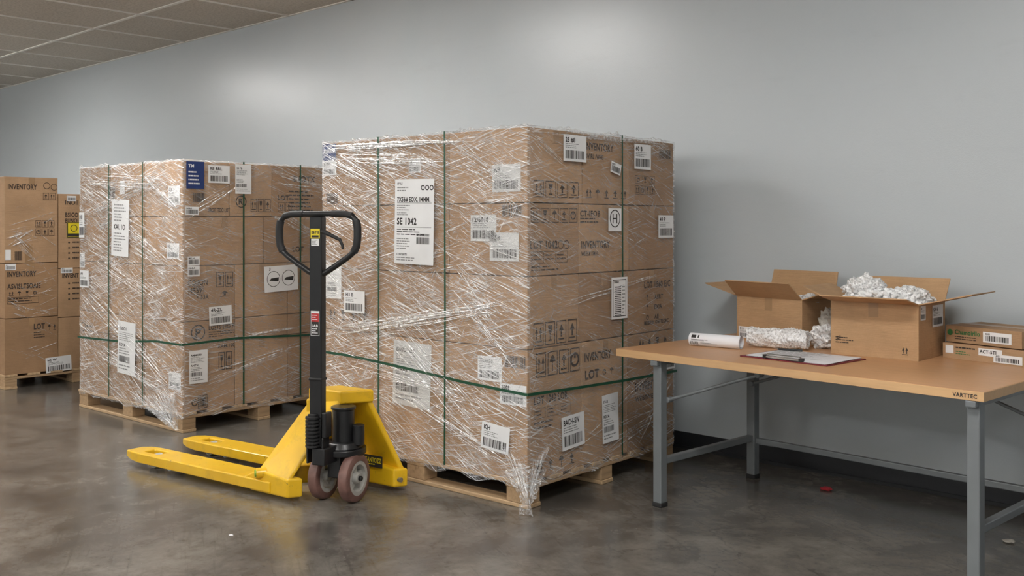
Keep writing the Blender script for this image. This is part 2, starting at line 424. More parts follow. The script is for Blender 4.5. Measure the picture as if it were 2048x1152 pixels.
# ------------------------------------------------------------------ room
ZC=3.22;YB=5.08;YF=-5.0;XL=-18.0;XR=3.0
def slab(name,b,m):
    mb=MB(); mb.box(*b,m); return mb.build(name)
slab('floor',(XL-.1,XR+.1,YF-.1,YB+.1,-.1,0),'polished_concrete')
slab('ceiling',(XL-.1,XR+.1,YF-.1,YB+.1,ZC,ZC+.1),'ceiling_tile')
slab('wall_back',(XL-.1,XR+.1,YB,YB+.1,0,ZC),'wall_paint')
slab('wall_front',(XL-.1,XR+.1,YF-.1,YF,0,ZC),'wall_paint')
slab('wall_left',(XL-.1,XL,YF,YB,0,ZC),'wall_paint')
slab('wall_right',(XR,XR+.1,YF,YB,0,ZC),'wall_paint')
mb=MB(); mb.box(XL,XR,YB-.008,YB,0,.1,'baseboard_black'); mb.box(XL,XR,YB-.014,YB,0,.018,'baseboard_black'); mb.build('baseboard_back')
mb=MB(); mb.box(XL,XR,YF,YF+.008,0,.1,'baseboard_black'); mb.build('baseboard_front')
g=MB()
y=4.13
while y>YF: g.box(XL,XR,y-.016,y+.016,ZC-.008,ZC+.001,'trim_white'); y-=1.22
x=XL+.35
while x<XR: g.box(x-.012,x+.012,YF,YB,ZC-.008,ZC+.001,'trim_white'); x+=.92
g.box(XL,XR,YB-.022,YB,ZC-.008,ZC,'trim_white')
g.build('trim_1')
li=0
for (lx,ly) in ((-11.4,2.7),(-5.96,2.7),(-1.3,1.9),(-14,-1.2),(-8.6,-1.2),(-3.2,-1.2),(1.6,-1.2),(-11.4,-3.8),(-5.96,-3.8),(-.5,-3.8)):
    e_=empty('ceiling_light_fixture' if li==0 else 'ceiling_light_fixture.%03d'%li,(lx,ly,ZC)); li+=1
    mb=MB(); mb.box(-.63,.63,-.33,-.30,-.02,0,'fixture_frame'); mb.box(-.63,.63,.30,.33,-.02,0,'fixture_frame')
    mb.box(-.63,-.60,-.30,.30,-.02,0,'fixture_frame'); mb.box(.60,.63,-.30,.30,-.02,0,'fixture_frame'); mb.build('housing',e_)
    mb=MB(); mb.prism([(-.60,-.30,-.012),(.60,-.30,-.012),(.60,.30,-.012),(-.60,.30,-.012)],(0,0,-.035),'light_diffuser'); mb.build('diffuser',e_)
li=0
for (lx,ly) in ((-15,.6),(-11.0,.6),(-7.5,-2.6),(-2,-2.6)):  # invented uplights, out of view, added to brighten the ceiling
    e_=empty('added_ceiling_uplight' if li==0 else 'added_ceiling_uplight.%03d'%li,(lx,ly,2.72)); li+=1
    mb=MB(); mb.box(-1.2,1.2,-.09,.09,-.03,.0,'fixture_frame'); mb.cyl((-1,0,0),(-1,0,.5),.004,'steel'); mb.cyl((1,0,0),(1,0,.5),.004,'steel'); mb.build('housing',e_)
    mb=MB(); mb.box(-1.18,1.18,-.075,.075,.001,.012,'added_uplight_glow'); mb.build('diffuser',e_)

# ------------------------------------------------------------------ pallets & loads
def pallet(parent,L,D,h=.13):
    mb=MB(); wd='pallet_wood'
    for yy in (0,D/2-.05,D-.1):
        mb.box(-L,0,yy,yy+.1,.0,.02,wd)
        for xx in (-L,-L/2-.07,-.14): mb.box(xx+.004,xx+.136,yy+.002,yy+.098,.02,h-.04,'pallet_wood_block')
    for xx in (-L,-L/2-.07,-.14): mb.box(xx,xx+.14,0,D,h-.04,h-.02,'pallet_wood_block')
    k=int(D/.16)
    for i in range(k):
        yy=(D-.1)*i/(k-1); mb.box(-L-.004,.004,yy-.003,yy+.1,h-.02,h,wd)
    return mb.build('pallet',parent,bevel=.003,seg=1)

def cartons(parent,cells,name='cartons'):
    mb=MB()
    for (x0,x1,y0,y1,z0,z1) in cells:
        j=lambda:random.uniform(.002,.0055)
        m=random.choice(CB)
        mb.box(x0+j(),x1-j()*.6,y0+random.uniform(0,.002),y1-j(),z0+(.0 if z0<.2 else .002),z1-.003,m)
        xm=(x0+x1)/2; ym=(y0+y1)/2
        if z1-z0>.2:
            mb.box(xm-.024,xm+.024,y0-.0002,y0+.004,z1-.07,z1-.004,'tape')
            mb.box(x1-.006,x1+.0002,ym-.024,ym+.024,z1-.07,z1-.004,'tape')
    return mb.build(name,parent,bevel=.008,seg=3)

def wrap(parent,L,D,z0,z1,seed=0):
    r=.02; off=.0075
    path=[]
    def seg(a,b,n,nx,ny):
        for i in range(n):
            t=i/n; path.append((a[0]+(b[0]-a[0])*t,a[1]+(b[1]-a[1])*t,nx,ny))
    def arc(cx,cy,a0,n=5):
        for i in range(n):
            a=a0+math.pi/2*i/n; path.append((cx+math.cos(a)*r,cy+math.sin(a)*r,math.cos(a),math.sin(a)))
    o=off; X0=-L-o;X1=o;Y0=-o;Y1=D+o
    seg((X1,Y0+r),(X1,Y1-r),80,1,0); arc(X1-r,Y1-r,0)
    seg((X1-r,Y1),(X0+r,Y1),40,0,1); arc(X0+r,Y1-r,math.pi/2)
    seg((X0,Y1-r),(X0,Y0+r),40,-1,0); arc(X0+r,Y0+r,math.pi)
    seg((X0+r,Y0),(X1-r,Y0),100,0,-1); arc(X1-r,Y0+r,1.5*math.pi)
    path.append(path[0])
    nz=90; vs=[];uvs=[];fs=[];dens=[]; s=0; S=[]
    for i,p in enumerate(path):
        if i: s+=math.hypot(p[0]-path[i-1][0],p[1]-path[i-1][1])
        S.append(s)
    rows=nz+4
    for i,p in enumerate(path):
        k=i%(len(path)-1); sk=S[k]
        for j in range(rows):
            if j<=nz:
                z=z0+(z1-z0)*j/nz
                d=noise.noise(Vector((sk*2.2+seed,z*16-sk*4,seed)))*.003+noise.noise(Vector((sk*6,z*30+sk*9,seed+5)))*.0018
                if j==0: z+=noise.noise(Vector((sk*7,seed,3)))*.03
                if j>=nz-1: z+=max(0,noise.noise(Vector((sk*5,seed,9)))+.1)*.035*(.5+.5*math.sin(sk*90))+abs(noise.noise(Vector((sk*30,seed,9))))*.01
                vs.append(Vector((p[0]+p[2]*d,p[1]+p[3]*d,z)))
                uvs.append((sk+seed*3,z))
            else:
                q=(j-nz)*.03
                z=z1+.004+noise.noise(Vector((sk*12,q*40,seed)))*.006
                vs.append(Vector((p[0]-p[2]*q,p[1]-p[3]*q,z))); uvs.append((sk+seed*3,z1+q))
            t=vs[-1]; w=1.0
            if k<80: w=.38+.5*max(0,1-t.y/.12)+.35*max(0,(t.z-z1+.12)/.12)+.6*max(0,(.4-t.z)/.4)
            dens.append(min(1,w))
    for i in range(len(path)-1):
        for j in range(rows-1):
            fs.append((i*rows+j,(i+1)*rows+j,(i+1)*rows+j+1,i*rows+j+1))
    me=bpy.data.meshes.new('stretch_wrap'); me.from_pydata([tuple(v) for v in vs],[],fs)
    uvl=me.uv_layers.new(name='UVMap')
    for lp in me.loops: uvl.data[lp.index].uv=uvs[lp.vertex_index]
    at=me.attributes.new('pleat_density','FLOAT','POINT'); at.data.foreach_set('value',dens)
    for p in me.polygons: p.use_smooth=True
    me.materials.append(MATS['stretch_film'])
    ob=bpy.data.objects.new('stretch_wrap',me); scene.collection.objects.link(ob); ob.parent=parent
    return ob
def fold(mb,P0,P1,n,w,wob,seed,m='film_fold'):
    P0=Vector(P0);P1=Vector(P1);n=Vector(n);d=(P1-P0);L=d.length;d.normalize();b=n.cross(d)
    k=max(6,int(L/.03));vs=[];fs=[]
    for i in range(k+1):
        t=i/k; c=P0+d*(L*t)+b*(noise.noise(Vector((t*3*L+seed,seed,0)))*wob)
        ww=w*(.25+abs(noise.noise(Vector((t*L*9,seed,4))))*2.0)*min(1,6*t+.1,6*(1-t)+.1)
        o=.002*noise.noise(Vector((t*14,seed,8)))
        vs+=[c-b*ww/2+n*o,c+n*(o+min(.004,ww*.35)),c+b*ww/2+n*o]
    for i in range(k):
        a=3*i; fs+=[(a,a+3,a+4,a+1),(a+1,a+4,a+5,a+2)]
    mb.add(vs,fs,m)
def crumple(mb,c,rx,ry,rz,seed,m,sub=4,amp=.35,fr=2.2,zmin=None):
    bm=bmesh.new(); bmesh.ops.create_icosphere(bm,subdivisions=sub,radius=1)
    vs=[];
    for v in bm.verts:
        p=v.co.copy(); q=p*fr+Vector((seed*3.1,seed,0))
        k=1+amp*noise.noise(q)+amp*.7*noise.noise(q*2.3)+amp*.5*abs(noise.noise(q*5))
        w=Vector((c[0]+p.x*rx*k,c[1]+p.y*ry*k,c[2]+p.z*rz*k))
        if zmin is not None: w.z=max(w.z,zmin)
        vs.append(w)
    fs=[tuple(x.index for x in f.verts) for f in bm.faces]; bm.free(); mb.add(vs,fs,m)
def filmsheet(mb,corners,amp,seed,m='film_crumple',n=16):
    a,b,c,d=[Vector(q) for q in corners]; nn=(b-a).cross(d-a).normalized(); vs=[];fs=[]
    for i in range(n+1):
        for j in range(n+1):
            u=i/n;v=j/n; p=(a*(1-u)+b*u)*(1-v)+(d*(1-u)+c*u)*v
            k=noise.noise(Vector((u*9+seed,v*2.5,seed)))+.6*noise.noise(Vector((u*22,v*5+seed,seed)))
            p=p+nn*amp*k; p.z=max(p.z,.002); vs.append(p)
    for i in range(n):
        for j in range(n):
            q=i*(n+1)+j; fs.append((q,q+n+1,q+n+2,q+1))
    mb.add(vs,fs,m)

def strap_path(mb,pts,w,n,m='strap_green'):
    P=[Vector(p) for p in pts]; n=Vector(n)
    for i in range(len(P)-1):
        d=(P[i+1]-P[i]).normalized(); b=n.cross(d).normalized()*w/2
        mb.add([P[i]-b,P[i+1]-b,P[i+1]+b,P[i]+b],[(0,1,2,3)],m)

def grid(xs,ys,zs):
    return [(-xs[i+1],-xs[i],ys[j],ys[j+1],zs[k],zs[k+1]) for i in range(len(xs)-1) for j in range(len(ys)-1) for k in range(len(zs)-1)]
def faceP(face,s,z,o=.0125): return (-s,-o,z) if face=='L' else (o,s,z)
def folds(face,Lf,H,n,seed,bundles):
    nn=(0,-1,0) if face=='L' else (1,0,0)
    r_=random.Random(seed)
    for i in range(n):
        s=r_.uniform(0.02,Lf-.05); z=r_.uniform(.2,H-.05); ang=R(r_.choice((-22,-18,-14,11,15,20,-32,-26))+r_.uniform(-5,5)); l=r_.uniform(.05,.42)
        if face=='L': ang=-ang
        s2=min(Lf-.01,max(.01,s+math.cos(ang)*l)); z2=min(H,max(.15,z+math.sin(ang)*l))
        fold(Wf,faceP(face,s,z),faceP(face,s2,z2),nn,r_.uniform(.0015,.005),.010,i+seed)
    for b_ in bundles:
        s1,z1,s2,z2,wid,k=b_[:6]; wm=b_[6] if len(b_)>6 else 1
        for i in range(k):
            dz=r_.uniform(-wid,wid); dz2=dz*r_.uniform(-.4,1.3); t0=r_.uniform(0,.35); t1=r_.uniform(.55,1)
            A0=(s1+(s2-s1)*t0,z1+dz+(z2+dz2-z1-dz)*t0); A1=(s1+(s2-s1)*t1,z1+dz+(z2+dz2-z1-dz)*t1)
            fold(Wf,faceP(face,A0[0],min(H,A0[1])),faceP(face,A1[0],min(H,A1[1])),nn,r_.uniform(.002,.008)*wm,.012,i+seed*7)
o=.0135
# ============ load A (centre)
LA,DA,HA=1.538,1.303,1.819
A=empty('wrapped_pallet_load',(-3.178,3.469,0),R(2.5))
pallet(A,LA,DA)
xa=[0,.523,1.056,1.538]
cartons(A,grid(xa,[0,.435,.852,1.303],[1.457,HA])+grid(xa,[0,.405,.852,1.303],[1.105,1.457])+grid(xa,[0,.405,.85,1.303],[.757,1.105])+grid(xa,[0,.43,.84,1.303],[.13,.757]))
wrap(A,LA,DA,.10,HA+.004,1)
P=MB()
LF=Face(P,(0,0,0),(1,0,0),(0,0,1)); RF=Face(P,(0,0,0),(0,1,0),(0,0,1),0,.0145)
f=LF.label(-.908,1.144,-.613,1.590,'','', 'none',rot=-1,o=.0175)
f.text('OOO',.05,.165,.026); f.text('STYLE',-.13,.195,.010); f.lines(-.13,.155,-.02,.185,2)
f.text('7X56# EOX, IMMM.',-.13,.105,.024,maxw=.25); f.rect(-.13,.097,.13,.099,'ink')
f.lines(-.13,.055,-.03,.09,3); f.lines(-.13,.03,.0,.05,2)
f.text('SE 1042',-.13,-.015,.034,maxw=.15); f.rect(-.13,-.03,.13,-.0285,'ink')
f.lines(-.13,-.075,.11,-.036,3,'ink'); f.barcode(.02,-.115,.12,-.08); f.barcode(.02,-.075,.12,-.062)
f.lines(-.13,-.15,-.02,-.085,5); f.text('CONTENTS',-.13,-.178,.010); f.lines(-.13,-.21,.05,-.185,2)
LF.label(-.815,1.624,-.724,1.698,'43','','std',seed=2)
LF.label(-.223,1.510,-.040,1.643,'K9','','std',seed=3,m='label_grey')
LF.label(-.367,1.270,-.196,1.400,'12/6010','','std',seed=4,m='label_grey')
LF.label(-.239,1.176,-.052,1.313,'P5B','','std',seed=5,m='label_grey')
LF.label(-1.506,.933,-1.368,1.121,'43 B','','tall',seed=6)
LF.label(-1.329,.863,-1.155,.985,'H3 B','','std',seed=7,o=.014)
f=LF.label(-.936,.394,-.650,.734,'BNTSGO7','B0BA5','tall',seed=8,m='label_grey',rot=-2)
LF.label(-.319,.587,-.161,.707,'TORN','','std',seed=9)
LF.label(-.174,.486,-.004,.586,'S30S','','std',seed=10)
LF.label(-.285,.252,-.103,.382,'KH','','std',seed=11,rot=-5,o=.014)
f=LF.label(-1.536,1.718,-1.412,1.812,'','','none',m='label_blue'); f.text('SCIAIA',-.05,.0,.016,'label_white')
LF.label(-1.536,1.633,-1.412,1.716,'SCIAIA','','std',seed=12)
LF.icons(-1.493,.80,-1.126,.885,['up2','glass','up1','up1'],box=False)
LF.barcode(-.161,1.39,-.030,1.447,seed=5); LF.barcode(-.141,.665,-.009,.722,seed=6)
LF.barcode(-1.50,1.47,-1.40,1.53,seed=9)
RF.label(.258,1.667,.447,1.798,'25 #8','','std',seed=21); RF.label(.880,1.654,1.042,1.790,'60 B','','std',seed=22)
RF.label(.661,1.620,.753,1.677,'8020','','bar',seed=23,rot=-12)
f=RF.label(.639,1.318,.757,1.438,'','','none'); f.ring(0,.006,.047,.006,'ink',sx=1.0); f.rect(-.022,-.02,-.014,.03,'ink'); f.rect(.012,-.02,.02,.03,'ink'); f.rect(-.014,.002,.012,.009,'ink')
RF.label(1.119,1.278,1.276,1.405,'49 P','','std',seed=25); RF.label(.666,.854,.813,1.074,'30/BO','','vert',seed=26)
RF.label(.246,.240,.430,.406,'BACH-SIV','','std',seed=27,rot=3); RF.label(.585,.217,.730,.468,'19-R','R07A','tall',seed=28,rot=2)
RF.label(1.186,.534,1.292,.644,'HB','','std',seed=29)
IB='ink_brown'
RF.text('INVENTORY',.455,1.735,.036,IB,w=.25); RF.text('DVIRL /WHS',.455,1.69,.024,IB,w=.16)
RF.barcode(1.149,1.725,1.276,1.775,seed=31)
RF.icons(.037,1.485,.405,1.565,['up2','glass','up1','up1']); RF.icons(.447,1.478,.837,1.545,['up2','umb','up1','up1','up2'],box=False)
RF.icons(.905,1.575,1.108,1.621,['ring','glass','up1']); RF.icons(.905,1.517,1.108,1.565,['up2','ring','glass','up1'])
RF.icons(.019,1.362,.392,1.433,['up2','glass','umb','up1','ring'])
RF.text('CT-IFOB',.413,1.395,.028,IB,w=.172); RF.lines(.413,1.355,.60,1.39,2,IB)
RF.text('LOT 1042',.019,1.237,.036,IB,w=.21); RF.ring(.255,1.253,.022,.004,IB); RF.ring(.30,1.253,.022,.004,IB)
RF.text('INVENTORY',.422,1.232,.036,IB,w=.25); RF.text('WLEL& I/MHL',.422,1.195,.020,IB,w=.15)
for k in range(3):
    RF.frame(.026+.095*k,1.165,.118+.095*k,1.222,.002,IB); RF.lines(.034+.095*k,1.175,.108+.095*k,1.212,2,IB)
RF.lines(.026,1.125,.25,1.155,2,IB)
RF.text('LOT 1560 E/C',.997,1.003,.034,IB,w=.268)
for k in range(3):
    zz=.95-.055*k; RF.icon(['glass','umb','ring'][k],1.03,zz,.03,.045,IB,False); RF.text(['AERT','EXIA','AE'][k],1.10,zz-.012,.024,IB)
RF.text('MRBULH ONFTEORC',.997,.80,.020,IB,w=.25)
RF.icons(.037,.768,.392,.880,['up2','glass','up1','up1']); RF.icons(.056,.617,.413,.735,['up2','umb','up1','ring'])
RF.text('INVENTORY',.447,.655,.042,IB,w=.237); RF.icons(.93,.64,1.25,.74,['up2','up1','glass','up1'],box=False)
RF.text('LOT',.455,.565,.042,IB,w=.12); RF.icons(.59,.560,.72,.610,['ring','umb'],box=False)
RF.text('LOT 1042 LOR',.048,.490,.036,IB,w=.262)
for k in range(3):
    RF.frame(.048+.1*k,.42,.135+.1*k,.47,.002,IB); RF.lines(.056+.1*k,.428,.128+.1*k,.462,2,IB)
RF.lines(.048,.36,.20,.41,2,IB)
RF.text('INVENTORY',.909,.445,.044,IB,w=.33); RF.text('WEBTIVEXED',.909,.39,.024,IB,w=.26)
RF.icons(.048,.145,.385,.225,['up2','up1','umb','up1'],box=False)
P.build('labels_and_print',A,fix=False)
S=MB()
for s in (.54,1.045):
    strap_path(S,[(-s,-o,.13),(-s+.004,-o,.9),(-s,-o,HA+.008)],.012,(0,-1,0)); strap_path(S,[(-s,-o,HA+.008),(-s,DA+o,HA+.008)],.012,(0,0,1))
for s in (.768,):
    strap_path(S,[(o,s,.13),(o,s+.004,.9),(o,s,HA+.008)],.012,(1,0,0)); strap_path(S,[(o,s,HA+.008),(-LA-o,s,HA+.008)],.012,(0,0,1))
strap_path(S,[(-LA-o,-o,.625),(-1.3,-o,.622),(-.9,-o,.60),(-.4,-o,.565),(0,-o-.002,.548),(o,-o-.001,.548)],.014,(0,-1,0))
strap_path(S,[(o,-o,.548),(o+.002,.35,.535),(o+.002,.8,.522),(o,DA+o,.515)],.014,(1,0,0))
S.build('straps',A,fix=False)
Wf=MB()
folds('L',LA,HA,260,11,[(1.53,1.79,.28,1.765,.022,22,1.8),(1.52,1.78,.9,1.50,.06,14),(1.52,.735,.0,.98,.028,20,1.6),(1.53,1.76,.3,1.66,.05,14),(1.5,.62,.1,.45,.04,12),(1.1,.9,.1,.2,.1,18),(.5,1.1,.02,.7,.1,16),(1.5,1.5,.9,1.25,.1,14),(.6,1.78,.02,1.5,.08,14),(.9,.5,.05,.18,.05,12)])
folds('R',DA,HA,55,23,[(.0,.92,1.3,1.10,.03,6),(.4,.25,1.25,.62,.05,6),(.0,1.78,.35,1.6,.03,6),(.9,.15,1.3,.5,.04,8),(.5,.2,1.3,.35,.08,10),(.0,1.80,1.3,1.80,.015,12)])
filmsheet(Wf,[(-.13,-.015,.17),(.013,-.017,.20),(.03,-.025,.03),(-.03,-.025,.06)],.016,3)
filmsheet(Wf,[(.013,-.017,.20),(.013,.13,.17),(.03,.02,.06),(.03,-.025,.03)],.016,5)
filmsheet(Wf,[(-.03,-.02,.05),(.03,-.02,.06),(.09,-.07,.004),(.02,-.09,.004)],.014,8)
for i in range(16):
    fold(Wf,(-.16+.011*i,-.018,.30-.004*i),(.012+.001*i,-.026,.05+.002*i),(0,-1,0),.004,.01,i+80)
    fold(Wf,(.018,.16-.010*i,.30-.004*i),(.025,-.02+.001*i,.05+.002*i),(1,0,0),.004,.01,i+99)
Wf.build('film_folds',A,fix=False)

# ============ load B (left)
LB,DB,HB=1.433,1.25,1.770
B=empty('wrapped_pallet_load.001',(-5.967,3.207,0),R(2))
pallet(B,LB+.02,DB)
xb=[0,.478,.955,LB]
cartons(B,grid(xb,[0,.35,.69,DB],[1.408,HB])+grid(xb,[0,.62,DB],[1.083,1.408])+grid(xb,[0,.391,.82,DB],[.72,1.083])+grid(xb,[0,.391,.82,DB],[.573,.72])+grid(xb,[0,.391,.82,DB],[.13,.573]))
wrap(B,LB,DB,.10,HB+.004,2)
P=MB(); LF=Face(P,(0,0,0),(1,0,0),(0,0,1)); RF=Face(P,(0,0,0),(0,1,0),(0,0,1),0,.0145)
f=LF.label(-.920,1.131,-.678,1.527,'','','none',rot=-2,m='label_white',o=.014); f.lines(-.09,-.17,.09,-.03,7,'fineprint'); f.lines(-.09,.04,.09,.17,6,'fineprint'); f.text('KAI. 1O',-.09,-.01,.035,maxw=.16)
LF.label(-.173,1.479,-.029,1.607,'XS','','std',seed=41); LF.label(-.192,1.129,-.036,1.231,'H2','','std',seed=42)
LF.label(-.833,.313,-.588,.678,'TSGO1','KOVA','tall',seed=43,rot=-2,o=.014); LF.label(-.166,.273,-.017,.388,'BT','','std',seed=44)
LF.label(-.826,1.566,-.755,1.659,'','','none'); LF.label(-1.41,.892,-1.268,1.016,'A4','','std',seed=45,o=.014)
LF.label(-1.42,1.257,-1.338,1.443,'HI','','std',seed=46,o=.014); LF.label(-1.43,1.036,-1.354,1.145,'KI','','std',seed=47)
LF.text('LOT',-1.12,1.32,.04,IB); LF.barcode(-1.0,1.52,-.9,1.62,seed=3)
LF.ring(-1.38,.6,.035,.006,IB); LF.lines(-1.34,.56,-1.2,.62,2,IB)
f=RF.label(.018,1.587,.148,1.765,'','','none',m='label_blue'); f.text('TM',-.05,.05,.02,'label_white'); f.lines(-.05,-.07,.05,.03,4,'label_white')
RF.label(.178,1.629,.340,1.746,'RE BRL','','std',seed=51); RF.label(.383,1.562,.509,1.762,'24 PB','','tall',seed=52)
RF.label(.011,1.415,.108,1.469,'NOR.5','','bar',seed=53); RF.label(.028,1.085,.115,1.145,'MKL 4','','bar',seed=54); RF.label(.028,1.015,.115,1.082,'H64 A','','bar',seed=54)
f=RF.label(.614,.885,.896,1.065,'','','none',rot=2)
for cx,sx in ((-.065,1.0),(.06,1.0)):
    f.ring(cx,.0,.055,.004,'ink',sx=sx); f.poly([(cx-.035,-.01),(cx+.04,-.02),(cx+.045,.01),(cx-.02,.005)],'ink')
f.text('3',-.1,.06,.02,'ink')
RF.label(.185,.685,.356,.810,'4R-ZL','','std',seed=56,rot=2); RF.label(.039,.315,.174,.530,'AMMCRH','ANTH','tall',seed=57)
RF.ring(.438,1.509,.042,.007,IB); RF.text('R',.418,1.49,.04,IB)
RF.icons(.51,1.44,.68,1.53,['up2','glass','up1']); RF.text('LOT',.735,1.525,.034,IB); RF.icons(.735,1.44,.86,1.51,['up2','up1'])
RF.text('FROIT TOO LOT',.19,1.437,.026,IB,w=.16); RF.barcode(.075,1.50,.16,1.56,seed=8)
RF.text('COIION',.036,.955,.036,IB,w=.146); RF.text('4559',.05,.905,.034,IB,w=.09); RF.frame(.04,.895,.15,.95,.003,IB); RF.text('< 53A',.10,.862,.03,IB,w=.09)
RF.icons(.24,.935,.38,1.035,['glass','up2']); RF.icons(.24,.86,.38,.92,['up1'],box=False)
RF.ring(.112,.644,.052,.008,'ink'); RF.text('P',.092,.615,.056,'ink'); fs_=RF.sub(.112,.644,R(45)); fs_.rect(-.05,-.004,.05,.004,'ink')
RF.text('LOSTS T0O F',.19,.655,.030,IB,w=.19); RF.lines(.19,.60,.39,.645,3,IB)
RF.icons(.055,.15,.18,.225,['ring','glass'],box=False); RF.frame(.11,.145,.18,.23,.004,'ink'); RF.barcode(.12,.155,.17,.22,seed=4)
RF.text('INOTX',.87,1.66,.04,IB); RF.lines(.83,1.44,1.08,1.6,6,IB); RF.text('LOT',.86,1.16,.035,IB)
RF.icons(.26,.38,.37,.5,['glass','up1'],box=True); RF.text('KAM.100',.26,.53,.022,IB)
P.build('labels_and_print',B,fix=False)
S=MB()
for s in (.49,.965):
    strap_path(S,[(-s,-o,.13),(-s,-o,HB+.008)],.013,(0,-1,0)); strap_path(S,[(-s,-o,HB+.008),(-s,DB+o,HB+.008)],.013,(0,0,1))
for s in (.45,.92):
    strap_path(S,[(o,s,.13),(o,s,HB+.008)],.013,(1,0,0)); strap_path(S,[(o,s,HB+.008),(-LB-o,s,HB+.008)],.013,(0,0,1))
strap_path(S,[(-LB-o,-o,.52),(-.8,-o,.535),(-.3,-o,.575),(o,-o-.002,.575)],.014,(0,-1,0))
strap_path(S,[(o,-o,.575),(o+.002,.4,.585),(o+.002,.9,.56),(o,DB+o,.55)],.014,(1,0,0))
S.build('straps',B,fix=False)
Wf=MB()
folds('L',LB,HB,270,31,[(1.42,1.70,.05,1.60,.05,18,1.3),(1.42,1.4,.05,1.7,.05,14),(1.4,1.2,.05,.75,.1,16),(1.4,.9,.02,.25,.1,18,1.2),(.9,1.4,.03,1.05,.08,14),(1.4,.5,.02,.2,.06,16),(1.42,1.66,.3,1.3,.08,14),(.5,1.7,.02,1.45,.06,16,1.4)])
folds('R',DB,HB,50,41,[(.0,1.4,.5,1.68,.03,6),(.0,.3,1.2,.55,.05,8),(.6,1.5,1.2,1.2,.05,8),(.0,.55,1.2,.65,.04,6),(.7,1.7,1.2,1.6,.06,12)])
filmsheet(Wf,[(-.62,-.016,.16),(-.05,-.018,.26),(-.0,-.03,.02),(-.1,-.03,.03)],.018,13)
for i in range(16): fold(Wf,(-.66+.04*i,-.018,.19+.006*i),(-.05-.003*i,-.03,.03+.003*i),(0,-1,0),.006,.02,i+60,'film_fold')
Wf.build('film_folds',B,fix=False)

# ============ load C (far left)
C=empty('wrapped_pallet_load.002',(-8.59,3.05,0),0)
LC,DC=1.2,1.2
pallet(C,LC,DC,.12)
cl=[]
for (x0,x1) in ((0,.6),(.6,1.2)):
    for (ys,zs) in (((0,.43),[.12,.58,1.035,1.75]),((.43,.85),[.12,.563,.98,1.618]),((.85,1.2),[.12,.56,1.0,1.6])):
        for k in range(3): cl.append((-x1,-x0,ys[0],ys[1],zs[k],zs[k+1]))
cartons(C,cl)
P=MB(); RF=Face(P,(0,0,0),(0,1,0),(0,0,1))
RF.text('INVENTORY',.025,1.645,.042,IB,w=.23); RF.ring(.335,1.68,.028,.004,IB); RF.ring(.395,1.67,.028,.004,IB)
RF.icons(.24,1.33,.40,1.39,['up2','glass','up1']); RF.icons(.24,1.26,.40,1.32,['ring','up1','umb']); RF.icons(.30,1.56,.41,1.62,['up1','up2'])
RF.text('INVENTORY',.02,.925,.042,IB,w=.23); RF.text('ASVISLTSOAIE',.02,.825,.040,IB,w=.265); RF.icons(.02,.76,.27,.81,['up2','umb','glass','ring'],box=False)
RF.frame(.02,.70,.27,.755,.003,IB); RF.lines(.03,.71,.26,.75,2,IB)
RF.text('LOT',.229,.480,.045,IB,w=.09); RF.icons(.335,.45,.42,.525,['umb','up1'],box=False); RF.lines(.229,.40,.32,.46,3,IB)
RF.barcode(.078,1.06,.137,1.132,'ink'); RF.label(.326,.107,.539,.235,'HI W','','std',seed=61,rot=3)
RF.label(.003,1.063,.047,1.146,'','','none'); RF.label(.003,.979,.086,1.030,'H 6','','bar',seed=62)
RF.text('INOII',.488,1.525,.036,IB,w=.11); RF.text('BSICO',.488,1.42,.036,IB,w=.11); RF.text('BUNOJ',.488,1.37,.036,IB,w=.11)
f=RF.label(.500,1.240,.620,1.375,'','','none',m='label_yellow'); f.frame(-.058,-.066,.058,.066,.008,'ink'); f.ring(0,.015,.03,.006,'ink'); f.rect(-.05,-.055,.05,-.03,'ink')
RF.label(.50,1.555,.58,1.60,'E 6','','bar',seed=66)
RF.text('INVENT',.463,.90,.036,IB,w=.14); RF.label(.45,.94,.55,.985,'82-6','','bar',seed=67)
for k in range(4):
    RF.disc(.52,.85-.045*k,.008,IB); RF.lines(.55,.835-.045*k,.63,.865-.045*k,1,IB)
    RF.disc(.52,1.20-.045*k,.008,IB); RF.lines(.55,1.185-.045*k,.63,1.215-.045*k,1,IB)
for (a,b,c,d) in ((.16,1.035,.22,1.20),(.16,.62,.22,.69)): RF.rect(a,b,c,d-.01,'tape',.0004)
P.build('labels_and_print',C,fix=False)
Wf=MB()
folds('R',.43,1.6,45,71,[(0,1.25,.25,1.32,.10,14,1.4),(.0,.7,.2,.6,.08,8),(.0,1.3,.3,1.0,.08,8)])
Wf.build('film_folds',C,fix=False)

